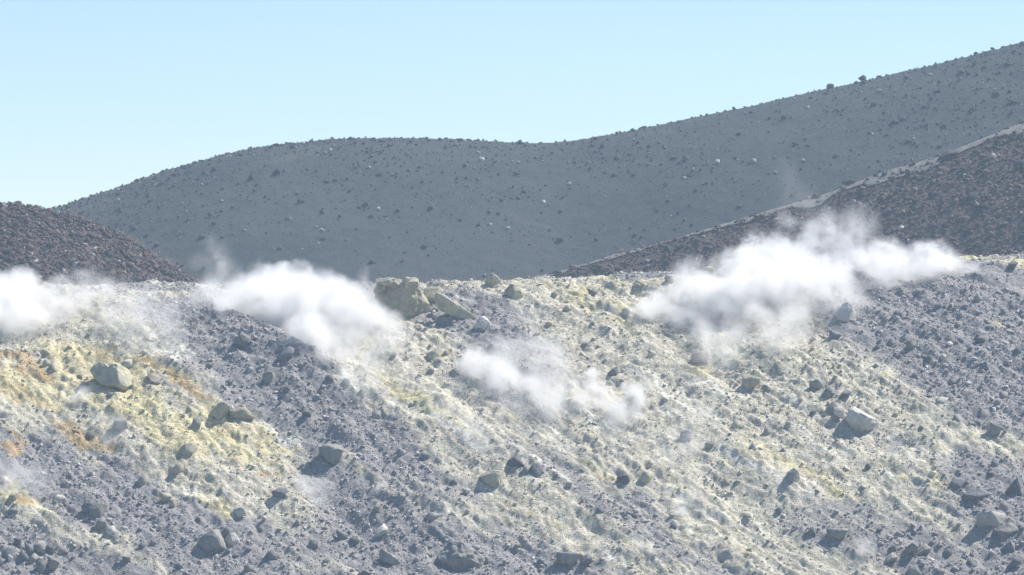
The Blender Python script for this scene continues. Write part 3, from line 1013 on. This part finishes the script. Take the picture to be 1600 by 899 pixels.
# --- further rocks seen in the photograph (their labels are written from their neighbours below)
G_, D_, P_, S_, B_ = 'grey', 'dark', 'pale', 'sulphur', 'brown'
MORE = [
    (1037, 427, 1055, 442, G_), (1096, 414, 1116, 429, S_), (1304, 460, 1317, 473, G_), (1318, 461, 1330, 472, D_), (1394, 482, 1411, 495, D_), (1386, 526, 1401, 541, D_),
    (1414, 530, 1433, 546, G_), (1443, 552, 1461, 568, D_), (1468, 551, 1480, 562, P_), (1522, 524, 1543, 539, D_), (1524, 561, 1547, 578, D_), (1263, 591, 1292, 611, G_),
    (1286, 601, 1307, 623, G_), (1309, 606, 1331, 623, D_), (1286, 624, 1309, 646, G_), (1296, 634, 1321, 659, G_), (1262, 635, 1277, 649, D_), (1481, 744, 1511, 762, D_),
    (1547, 714, 1563, 731, D_), (1544, 657, 1569, 681, G_), (1489, 644, 1508, 659, G_), (1461, 619, 1484, 630, P_), (1550, 814, 1598, 842, G_), (1556, 842, 1588, 860, D_),
    (1429, 847, 1456, 869, G_), (1387, 849, 1406, 865, D_), (1379, 861, 1404, 881, G_), (1417, 881, 1442, 902, G_), (1254, 819, 1276, 836, D_), (1290, 824, 1326, 846, G_),
    (1571, 404, 1591, 420, D_), (904, 861, 927, 884, D_), (825, 721, 851, 744, D_), (808, 725, 828, 739, D_), (581, 782, 596, 801, G_), (583, 816, 609, 840, P_), (524, 827, 546, 844, D_), (543, 835, 564, 851, D_),
    (663, 798, 691, 813, G_), (414, 857, 436, 876, D_), (552, 889, 580, 903, D_), (479, 841, 501, 857, D_), (346, 821, 366, 837, D_), (10, 792, 30, 804, D_),
    (38, 845, 56, 871, D_), (50, 844, 71, 869, G_), (69, 847, 86, 868, D_), (29, 861, 47, 877, D_), (43, 862, 63, 881, G_), (55, 870, 75, 901, G_), (21, 839, 36, 853, D_), (2, 854, 28, 871, D_),
    (11, 864, 22, 876, P_), (74, 867, 97, 891, G_), (88, 850, 105, 866, G_), (76, 562, 97, 581, S_), (64, 559, 81, 573, S_), (131, 670, 151, 688, B_), (325, 625, 363, 651, S_), (355, 634, 400, 657, S_),
    (174, 651, 201, 673, G_), (297, 651, 317, 669, G_), (262, 776, 275, 795, S_), (248, 767, 272, 784, S_), (361, 789, 388, 809, P_), (213, 737, 231, 758, G_), (267, 719, 289, 739, S_),
    (429, 539, 461, 563, D_), (409, 577, 433, 598, G_), (384, 571, 397, 583, P_), (529, 589, 548, 606, D_), (504, 581, 523, 597, D_), (545, 616, 566, 631, G_), (549, 606, 571, 620, D_),
    (664, 545, 689, 561, S_), (690, 546, 703, 556, B_), (606, 547, 621, 561, G_), (759, 534, 782, 554, G_), (1059, 669, 1084, 689, G_), (1189, 665, 1208, 681, G_), (94, 449, 106, 460, S_), (396, 432, 411, 443, S_),
    (309, 448, 323, 458, G_), (699, 572, 719, 586, G_), (917, 450, 936, 463, D_), (970, 478, 991, 491, P_), (667, 573, 680, 584, G_), (165, 611, 181, 621, D_), (118, 583, 130, 592, B_),
    (1170, 690, 1183, 702, G_), (1366, 820, 1380, 832, D_), (1350, 722, 1364, 733, D_), (885, 596, 899, 606, G_), (945, 593, 960, 602, P_), (1143, 655, 1160, 667, S_), (1100, 690, 1117, 702, G_), (700, 745, 716, 757, D_),
    (620, 700, 637, 712, G_), (655, 705, 672, 718, D_), (578, 640, 598, 653, G_), (470, 640, 488, 652, D_), (350, 590, 366, 602, D_), (440, 600, 456, 612, D_), (320, 565, 334, 576, D_), (620, 770, 636, 782, G_),
    (230, 840, 246, 853, D_), (270, 875, 288, 889, D_), (190, 868, 206, 880, D_), (215, 845, 231, 857, D_), (400, 820, 415, 831, D_), (455, 808, 470, 819, G_), (300, 805, 315, 817, D_), (380, 880, 398, 894, G_), (500, 870, 516, 881, D_),
    (835, 868, 852, 881, D_), (800, 845, 815, 856, G_), (1045, 815, 1060, 826, D_), (985, 800, 1000, 811, D_), (930, 790, 946, 801, D_), (1160, 800, 1176, 812, G_), (1210, 790, 1226, 802, D_), (1130, 745, 1146, 757, S_),
    (1460, 470, 1476, 481, D_), (1520, 460, 1537, 471, G_), (1560, 480, 1576, 492, D_), (1425, 450, 1440, 460, D_), (1490, 500, 1505, 511, G_), (1580, 540, 1597, 552, D_), (1560, 610, 1577, 622, G_), (1420, 580, 1436, 591, D_),
    (1480, 590, 1496, 601, G_), (1390, 640, 1405, 651, S_), (1510, 870, 1530, 885, D_), (1470, 855, 1490, 868, D_), (1575, 868, 1599, 886, D_), (1460, 885, 1478, 899, G_), (1540, 735, 1556, 746, D_),
    (850, 500, 866, 511, S_), (880, 475, 895, 486, S_), (905, 530, 921, 541, G_), (1010, 545, 1026, 556, S_), (830, 515, 846, 525, G_), (1040, 500, 1055, 511, G_), (860, 455, 874, 464, S_), (700, 455, 714, 463, G_),
]
for (a, b, c, d, tone) in MORE:
    put_rock((a + 1, b + 1, c - 1, d + 2), tone)
FAR = [
    ('hill', 423, 263, 438, 275, 'lava'), ('hill', 543, 213, 552, 220, 'lava'), ('hill', 1066, 242, 1078, 252, 'lava'), ('hill', 1045, 242, 1057, 251, 'lava'), ('hill', 464, 311, 477, 319, 'lava'),
    ('hill', 563, 315, 576, 324, 'lava'), ('hill', 869, 371, 881, 381, 'lava'), ('hill', 1115, 249, 1126, 258, 'ashy'), ('hill', 1171, 247, 1182, 257, 'ashy'), ('hill', 432, 385, 441, 392, 'lava'), ('hill', 499, 370, 509, 377, 'lava'),
    ('hill', 746, 245, 758, 253, 'ashy'), ('hill', 1496, 107, 1509, 118, 'lava'), ('hill', 1387, 184, 1401, 196, 'lava'), ('hill', 1549, 142, 1566, 153, 'lava'), ('hill', 1515, 166, 1526, 176, 'lava'), ('hill', 665, 321, 677, 330, 'lava'),
    ('hill', 505, 280, 515, 288, 'lava'), ('hill', 520, 277, 531, 285, 'lava'), ('hill', 586, 270, 600, 277, 'lava'), ('hill', 636, 262, 645, 269, 'lava'), ('hill', 181, 321, 191, 330, 'lava'), ('hill', 205, 352, 216, 361, 'lava'), ('hill', 223, 363, 234, 371, 'lava'),
    ('hill', 240, 378, 252, 387, 'lava'), ('hill', 290, 340, 300, 347, 'lava'), ('hill', 330, 345, 341, 353, 'lava'), ('hill', 310, 367, 321, 375, 'lava'), ('hill', 805, 306, 814, 313, 'lava'), ('hill', 872, 327, 881, 334, 'lava'), ('hill', 802, 268, 813, 275, 'lava'),
    ('hill', 955, 270, 966, 277, 'lava'), ('hill', 1082, 294, 1093, 301, 'lava'), ('hill', 1238, 222, 1249, 230, 'lava'), ('hill', 1300, 240, 1311, 248, 'lava'), ('hill', 1404, 181, 1416, 190, 'lava'), ('hill', 1468, 192, 1480, 201, 'lava'), ('hill', 1440, 163, 1451, 171, 'lava'),
    ('hill', 1574, 155, 1588, 165, 'lava'), ('hill', 1360, 160, 1372, 168, 'lava'), ('hill', 1220, 180, 1231, 188, 'lava'), ('hill', 1150, 205, 1161, 213, 'lava'), ('hill', 1010, 225, 1021, 232, 'lava'), ('hill', 927, 213, 937, 220, 'lava'), ('hill', 715, 216, 724, 222, 'lava'),
    ('hill', 238, 275, 247, 281, 'lava'), ('hill', 330, 262, 340, 269, 'lava'), ('hill', 885, 284, 894, 291, 'ashy'), ('hill', 845, 312, 853, 319, 'ashy'), ('hill', 1150, 320, 1160, 327, 'lava'), ('hill', 760, 348, 769, 354, 'ashy'), ('hill', 1040, 310, 1050, 317, 'lava'),
    ('ridge', 1544, 239, 1559, 249, 'ashy'), ('ridge', 1144, 342, 1158, 351, 'lava'), ('ridge', 1509, 299, 1532, 313, 'lava'), ('ridge', 1526, 317, 1551, 331, 'lava'), ('ridge', 1585, 249, 1602, 263, 'lava'), ('ridge', 1401, 352, 1416, 361, 'ashy'),
    ('ridge', 1584, 384, 1599, 396, 'lava'), ('ridge', 1001, 405, 1019, 412, 'ashy'), ('ridge', 1380, 325, 1396, 335, 'lava'), ('ridge', 1450, 300, 1465, 310, 'lava'), ('ridge', 1500, 265, 1516, 275, 'lava'), ('ridge', 1430, 370, 1446, 380, 'lava'),
    ('ridge', 1230, 370, 1246, 380, 'lava'), ('ridge', 1290, 340, 1305, 350, 'lava'), ('ridge', 1340, 300, 1356, 310, 'lava'), ('ridge', 1560, 345, 1577, 356, 'lava'), ('ridge', 1120, 385, 1134, 394, 'lava'), ('ridge', 960, 418, 973, 426, 'lava'),
    ('mound', 73, 379, 86, 388, 'lava'), ('mound', 114, 405, 126, 413, 'lava'), ('mound', 48, 405, 60, 413, 'ashy'), ('mound', 10, 375, 24, 384, 'lava'), ('mound', 120, 365, 133, 373, 'lava'), ('mound', 165, 395, 178, 403, 'lava'), ('mound', 200, 410, 213, 419, 'lava'),
    ('mound', 90, 340, 102, 348, 'lava'), ('mound', 60, 350, 72, 358, 'lava'), ('mound', 140, 385, 152, 393, 'ashy'), ('mound', 2, 400, 16, 409, 'lava'),
]
for (w_, a, b, c, d, tone) in FAR:
    put_rock((a, b, c, d), tone, w_, name='lava_block')

# labels of the plainer rocks: tone, size and place beside a landmark rock
LAND = [r for r in ROCKS if r[6]]
GROUP = {'slope': 'rocks on the fumarole slope', 'hill': 'rocks on the dark hill', 'ridge': 'rocks on the rubble ridge', 'mound': 'rocks on the left mound'}
WORD = {'grey': 'grey', 'dark': 'dark', 'pale': 'pale', 'sulphur': 'yellowish', 'brown': 'brown', 'lava': 'black', 'ashy': 'pale'}


def direction(dx, dy):
    a = math.degrees(math.atan2(-dy, dx)) % 360
    return ['right of', 'above and right of', 'above', 'above and left of', 'left of', 'below and left of', 'below', 'below and right of'][int((a + 22.5) // 45) % 8]


used = set(r[6] for r in LAND)
for r in ROCKS:
    o, cx, cyy, w, tone, where = r[:6]
    o['group'] = GROUP[where]
    if r[6]:
        o['label'] = r[6]
        continue
    cand = sorted(LAND, key=lambda L: math.hypot(L[1] - cx, (L[2] - cyy) * 1.5) + (0 if L[5] == where else 60))
    noun = 'rock' if w >= 22 else ('stone' if w >= 14 else 'small stone')
    done = False
    for L in cand[:5]:
        dist = math.hypot(L[1] - cx, L[2] - cyy)
        how = 'just ' if dist < 45 else ('' if dist < 110 else 'well ')
        lab = f"{WORD[tone]} {noun} {how}{direction(cx - L[1], cyy - L[2])} {L[7]}"
        if lab not in used:
            done = True
            break
    if not done:
        lab = f"{WORD[tone]} {noun} between {cand[0][7]} and {cand[1][7]}"
    used.add(lab)
    o['label'] = lab

# ------------------------------------------------------------------ steam
def steam_material(name, puffs, dens, amp=0.45, nscale=0.55):
    t = NT(name)
    p = t.pos()
    nz = t.n('ShaderNodeTexNoise')
    nz.inputs['Scale'].default_value = nscale
    nz.inputs['Detail'].default_value = 5
    nz.inputs['Roughness'].default_value = 0.6
    t.l(p, nz.inputs['Vector'])
    v1 = t.n('ShaderNodeVectorMath', operation='SUBTRACT')
    t.l(nz.outputs['Color'], v1.inputs[0])
    v1.inputs[1].default_value = (0.5, 0.5, 0.5)
    v2 = t.n('ShaderNodeVectorMath', operation='SCALE')
    t.l(v1.outputs[0], v2.inputs[0])
    v2.inputs['Scale'].default_value = amp * 3.2
    v3 = t.n('ShaderNodeVectorMath', operation='ADD')
    t.l(p, v3.inputs[0])
    t.l(v2.outputs[0], v3.inputs[1])
    q = v3.outputs[0]
    total = None
    for (c, r, w) in puffs:
        s = t.n('ShaderNodeVectorMath', operation='DISTANCE')
        t.l(q, s.inputs[0])
        s.inputs[1].default_value = c
        f = t.rng(s.outputs['Value'], r, r * 0.1, 0.0, w, smooth=True)
        total = f if total is None else t.math('ADD', total, f)
    n2 = t.noise(1.2, 4, 0.65, q)
    tot = t.math('MULTIPLY', total, t.rng(n2, 0.36, 0.64, 0.03, 2.0))
    d = t.math('MULTIPLY', tot, dens)
    vol = t.n('ShaderNodeVolumePrincipled')
    vol.inputs['Color'].default_value = (0.995, 0.995, 0.995, 1)
    vol.inputs['Anisotropy'].default_value = 0.25
    t.l(d, vol.inputs['Density'])
    o = t.n('ShaderNodeOutputMaterial')
    t.l(vol.outputs[0], o.inputs['Volume'])
    return t.m


def steam(label, puffs_px, dens=1.6, yoff=-0.1, amp=None):
    """one plume: puffs given by where they stand in the photograph, size and weight"""
    P = []
    for q in puffs_px:
        px_, py_, r_ = q[:3]
        w_ = q[3] if len(q) > 3 else 1.0
        ext = q[4] if len(q) > 4 else 0.0
        gx_, gy_, gz_ = cast(fg_macro, px_, min(py_ + r_ * 0.35, 899), 160, 200.5, 500)
        yy = min(gy_, 200.5) + yoff + ext
        m = yy / F
        P.append((((px_ - CX) * m, yy, (CY - py_) * m), r_ * m * 1.4, w_))
    base = min(P, key=lambda a: a[0][2])[0]
    rm = sum(a[1] for a in P) / len(P)
    am = amp if amp else min(0.7, 0.42 * rm)
    # tight blobby hull round the puffs
    bm = bmesh.new()
    for (c, r, w) in P:
        g = bmesh.ops.create_icosphere(bm, subdivisions=2, radius=r * 0.98 + am * 0.2)
        bmesh.ops.translate(bm, verts=g['verts'], vec=c)
    tmp = bpy.data.meshes.new('tmp')
    bm.to_mesh(tmp)
    bm.free()
    to = bpy.data.objects.new('tmp', tmp)
    COL.objects.link(to)
    md = to.modifiers.new('remesh', 'REMESH')
    md.mode = 'VOXEL'
    md.voxel_size = max(0.06, rm * 0.22)
    dg = bpy.context.evaluated_depsgraph_get()
    ev = to.evaluated_get(dg)
    me = bpy.data.meshes.new_from_object(ev)
    bpy.data.objects.remove(to)
    me.name = 'steam_plume'
    me.materials.clear()
    o = link('steam_plume', me, steam_material('steam', P, dens / max(0.45, rm) , am, 0.72 / max(0.35, rm)))
    tag(o, label, 'steam', 'steam plumes from the fumaroles')
    return o


steam('white steam bank drifting in at the left edge of the crest', [(0, 470, 42), (-22, 502, 40), (38, 452, 28), (68, 470, 26, .8), (25, 482, 36), (95, 482, 24, .35), (130, 458, 28, .25), (45, 436, 16, .7), (0, 442, 20), (12, 515, 26, .6), (130, 432, 18, .12), (160, 465, 24, .3), (50, 500, 30, .5), (90, 455, 22, .5), (20, 440, 20, .7), (30, 505, 40, .6), (80, 500, 36, .35), (120, 480, 34, .3)], 2.8)
steam('thin veil of steam over the crest left of the big central plume', [(190, 468, 36, .35), (230, 496, 42, .35), (262, 516, 32, .3), (150, 450, 26, .3), (205, 530, 34, .22), (285, 480, 28, .3), (240, 460, 24, .25), (180, 500, 40, .35), (270, 545, 34, .2), (310, 470, 28, .3)], 1.3)
steam('dense white central plume billowing left of the largest boulder', [(435, 462, 42), (400, 480, 44), (470, 490, 50), (352, 480, 26), (440, 434, 20), (520, 488, 46), (560, 508, 42), (600, 512, 28, .7), (480, 526, 36), (520, 556, 30, .5), (545, 592, 22, .3), (415, 436, 18), (380, 458, 28), (590, 478, 22, .35), (635, 488, 20, .14), (500, 450, 26, .4), (560, 470, 26, .35), (440, 500, 36), (500, 510, 40), (545, 535, 36, .6), (600, 540, 30, .3), (460, 445, 28, .7), (575, 575, 28, .25), (330, 465, 30, .3), (620, 545, 34, .22), (560, 610, 34, .2), (640, 470, 30, .12), (500, 470, 44, .7), (550, 490, 40, .7), (470, 425, 16, .35), (400, 420, 14, .3), (600, 490, 30, .5)], 3.6, 0.35)
steam('faint wisp of steam rising before the dark hill at the left', [(340, 398, 22, .3), (346, 425, 26, .35), (325, 380, 14, .2), (365, 430, 18, .25), (310, 410, 16, .2)], 0.55, 1.2)
steam('two tiny pale puffs against the hill left of the largest boulder', [(535, 438, 11, .5), (566, 434, 11, .4), (570, 420, 8, .25)], 0.5, 1.2)
steam('bright steam rising from the middle of the slope', [(760, 580, 30), (738, 568, 18), (792, 592, 32), (830, 602, 28, .6), (800, 560, 28, .35), (830, 538, 26, .25), (770, 610, 22, .5), (720, 580, 18, .6), (865, 580, 36, .22), (845, 622, 36, .3), (820, 500, 26, .15), (890, 610, 30, .25), (800, 640, 26, .2), (745, 555, 20, .4), (780, 540, 22, .25), (850, 560, 34, .25), (860, 640, 34, .25)], 2.6)
steam('twin curling steam wisps below the dark triangular rock', [(930, 610, 20), (945, 630, 20), (965, 645, 18, .9), (990, 620, 20, .7), (1000, 632, 14, .5), (925, 590, 13, .9), (985, 650, 22, .3), (960, 665, 22, .2), (910, 630, 20, .4), (1010, 610, 18, .3)], 2.6)
steam('long white plume sweeping along the crest at the right', [(1008, 492, 20), (1030, 480, 26), (1060, 470, 30), (1100, 470, 38), (1150, 468, 38), (1180, 498, 24, .8), (1150, 422, 34), (1190, 402, 24), (1165, 396, 16), (1220, 430, 44), (1240, 412, 32), (1270, 440, 36), (1258, 390, 26, .6), (1262, 362, 18, .4), (1300, 430, 32), (1330, 402, 28, .7), (1350, 412, 24), (1390, 402, 28), (1370, 422, 26), (1442, 410, 28), (1472, 406, 26), (1494, 416, 22, .7), (1514, 421, 16, .5), (1205, 518, 16, .5), (1300, 382, 30, .25), (1335, 372, 26, .2), (1215, 470, 34, .5), (1270, 475, 26, .35), (1420, 435, 22, .35), (1090, 495, 26, .6), (1130, 490, 28, .6), (1180, 450, 40), (1240, 450, 36), (1060, 500, 22, .5), (1150, 520, 24, .35), (1100, 525, 26, .25), (1240, 500, 28, .35), (1300, 455, 30, .45), (1180, 380, 20, .5), (1215, 385, 22, .6), (1400, 425, 30, .6), (1455, 425, 26, .6), (1290, 352, 24, .25), (1230, 345, 18, .2), (1080, 440, 36, .3), (1320, 470, 40, .22), (1220, 530, 40, .22), (1340, 350, 34, .14), (1120, 550, 40, .18), (1380, 440, 30, .4)], 3.2, -0.25)
steam('faint bluish haze of steam high over the right plume', [(1240, 300, 34, .3), (1270, 330, 28, .3), (1225, 270, 22, .2)], 0.22, 1.0)
steam('small white puff on the ash in the lower left middle', [(484, 770, 20, .8), (500, 784, 18, .45), (470, 756, 13, .8), (508, 762, 18, .3)], 1.1)
steam('slender jet of steam near the bottom right of centre', [(1065, 802, 11), (1072, 820, 8), (1060, 788, 12, .6), (1085, 778, 16, .25), (1078, 834, 6)], 1.3)
steam('soft steam over the bright yellow streak at the left edge', [(28, 742, 26, .5), (60, 760, 26, .5), (18, 762, 24, .6), (5, 725, 24, .4), (70, 735, 22, .25)], 0.9)
steam('little puff of steam left of the rounded olive stone', [(124, 624, 14, .8), (114, 628, 10, .8), (132, 612, 12, .5)], 1.1)
steam('pale steam drifting on yellow ground above the rounded olive stone', [(182, 668, 22, .4), (160, 660, 18, .5), (165, 690, 20, .35), (195, 685, 16, .3)], 0.9)
steam('thin steam drifting left of the flat topped wedge block', [(740, 680, 26, .5), (692, 652, 20, .4), (676, 634, 12, .8), (720, 665, 22, .4), (755, 700, 20, .35)], 0.9)
steam('thin steam on the yellow ground below the twin wisps', [(1080, 700, 22, .45), (1060, 680, 20, .4), (1040, 720, 22, .25), (1095, 655, 18, .35)], 0.9)
steam('thread of steam above the brightest sulphur vent at the right', [(1446, 712, 8, .8), (1436, 694, 7, .6), (1400, 710, 20, .25), (1455, 735, 9, .6), (1425, 720, 16, .25)], 0.9)
steam('small puff low on the slope right of the smooth bluish rock', [(946, 868, 12, .8), (938, 850, 16, .3), (952, 876, 8, .8)], 1.0)
steam('small puff on sulphur ground at the bottom, right of its neighbour puff', [(1000, 856, 12, .7), (1012, 862, 9, .7), (990, 845, 12, .3)], 1.0)
steam('pale breath of steam near the bottom at the lower right', [(1352, 860, 15, .5), (1345, 845, 13, .4), (1362, 848, 12, .3)], 0.9)
steam('tiny puff on the yellow strip below the steep faced boulder', [(598, 762, 11, .6), (588, 768, 9, .6)], 0.9)

steam('faint broad veil of steam hanging over the middle of the slope', [(700, 620, 40, .4), (780, 660, 50, .4), (870, 690, 55, .35), (980, 700, 60, .4), (1050, 740, 60, .35), (1100, 640, 60, .4), (1010, 580, 50, .3), (1130, 560, 50, .3), (620, 570, 45, .4)], 0.16)

# ------------------------------------------------------------------ haze
hz = bmesh.new()
bmesh.ops.create_cube(hz, size=1.0)
me = bpy.data.meshes.new('haze')
bmesh.ops.scale(hz, vec=(1300, 780, 68), verts=hz.verts)
bmesh.ops.translate(hz, vec=(0, 320, -2), verts=hz.verts)
hz.to_mesh(me)
hz.free()
t = NT('hazy_air')
vol = t.n('ShaderNodeVolumePrincipled')
vol.inputs['Color'].default_value = (0.60, 0.81, 1.0, 1)
vol.inputs['Density'].default_value = 0.00068
vol.inputs['Anisotropy'].default_value = 0.0
o = t.n('ShaderNodeOutputMaterial')
t.l(vol.outputs[0], o.inputs['Volume'])
tag(link('haze', me, t.m), 'pale bluish haze filling the crater air', kind='stuff')
print('gravel stones', N_GRAVEL, 'single rocks', len(ROCKS))
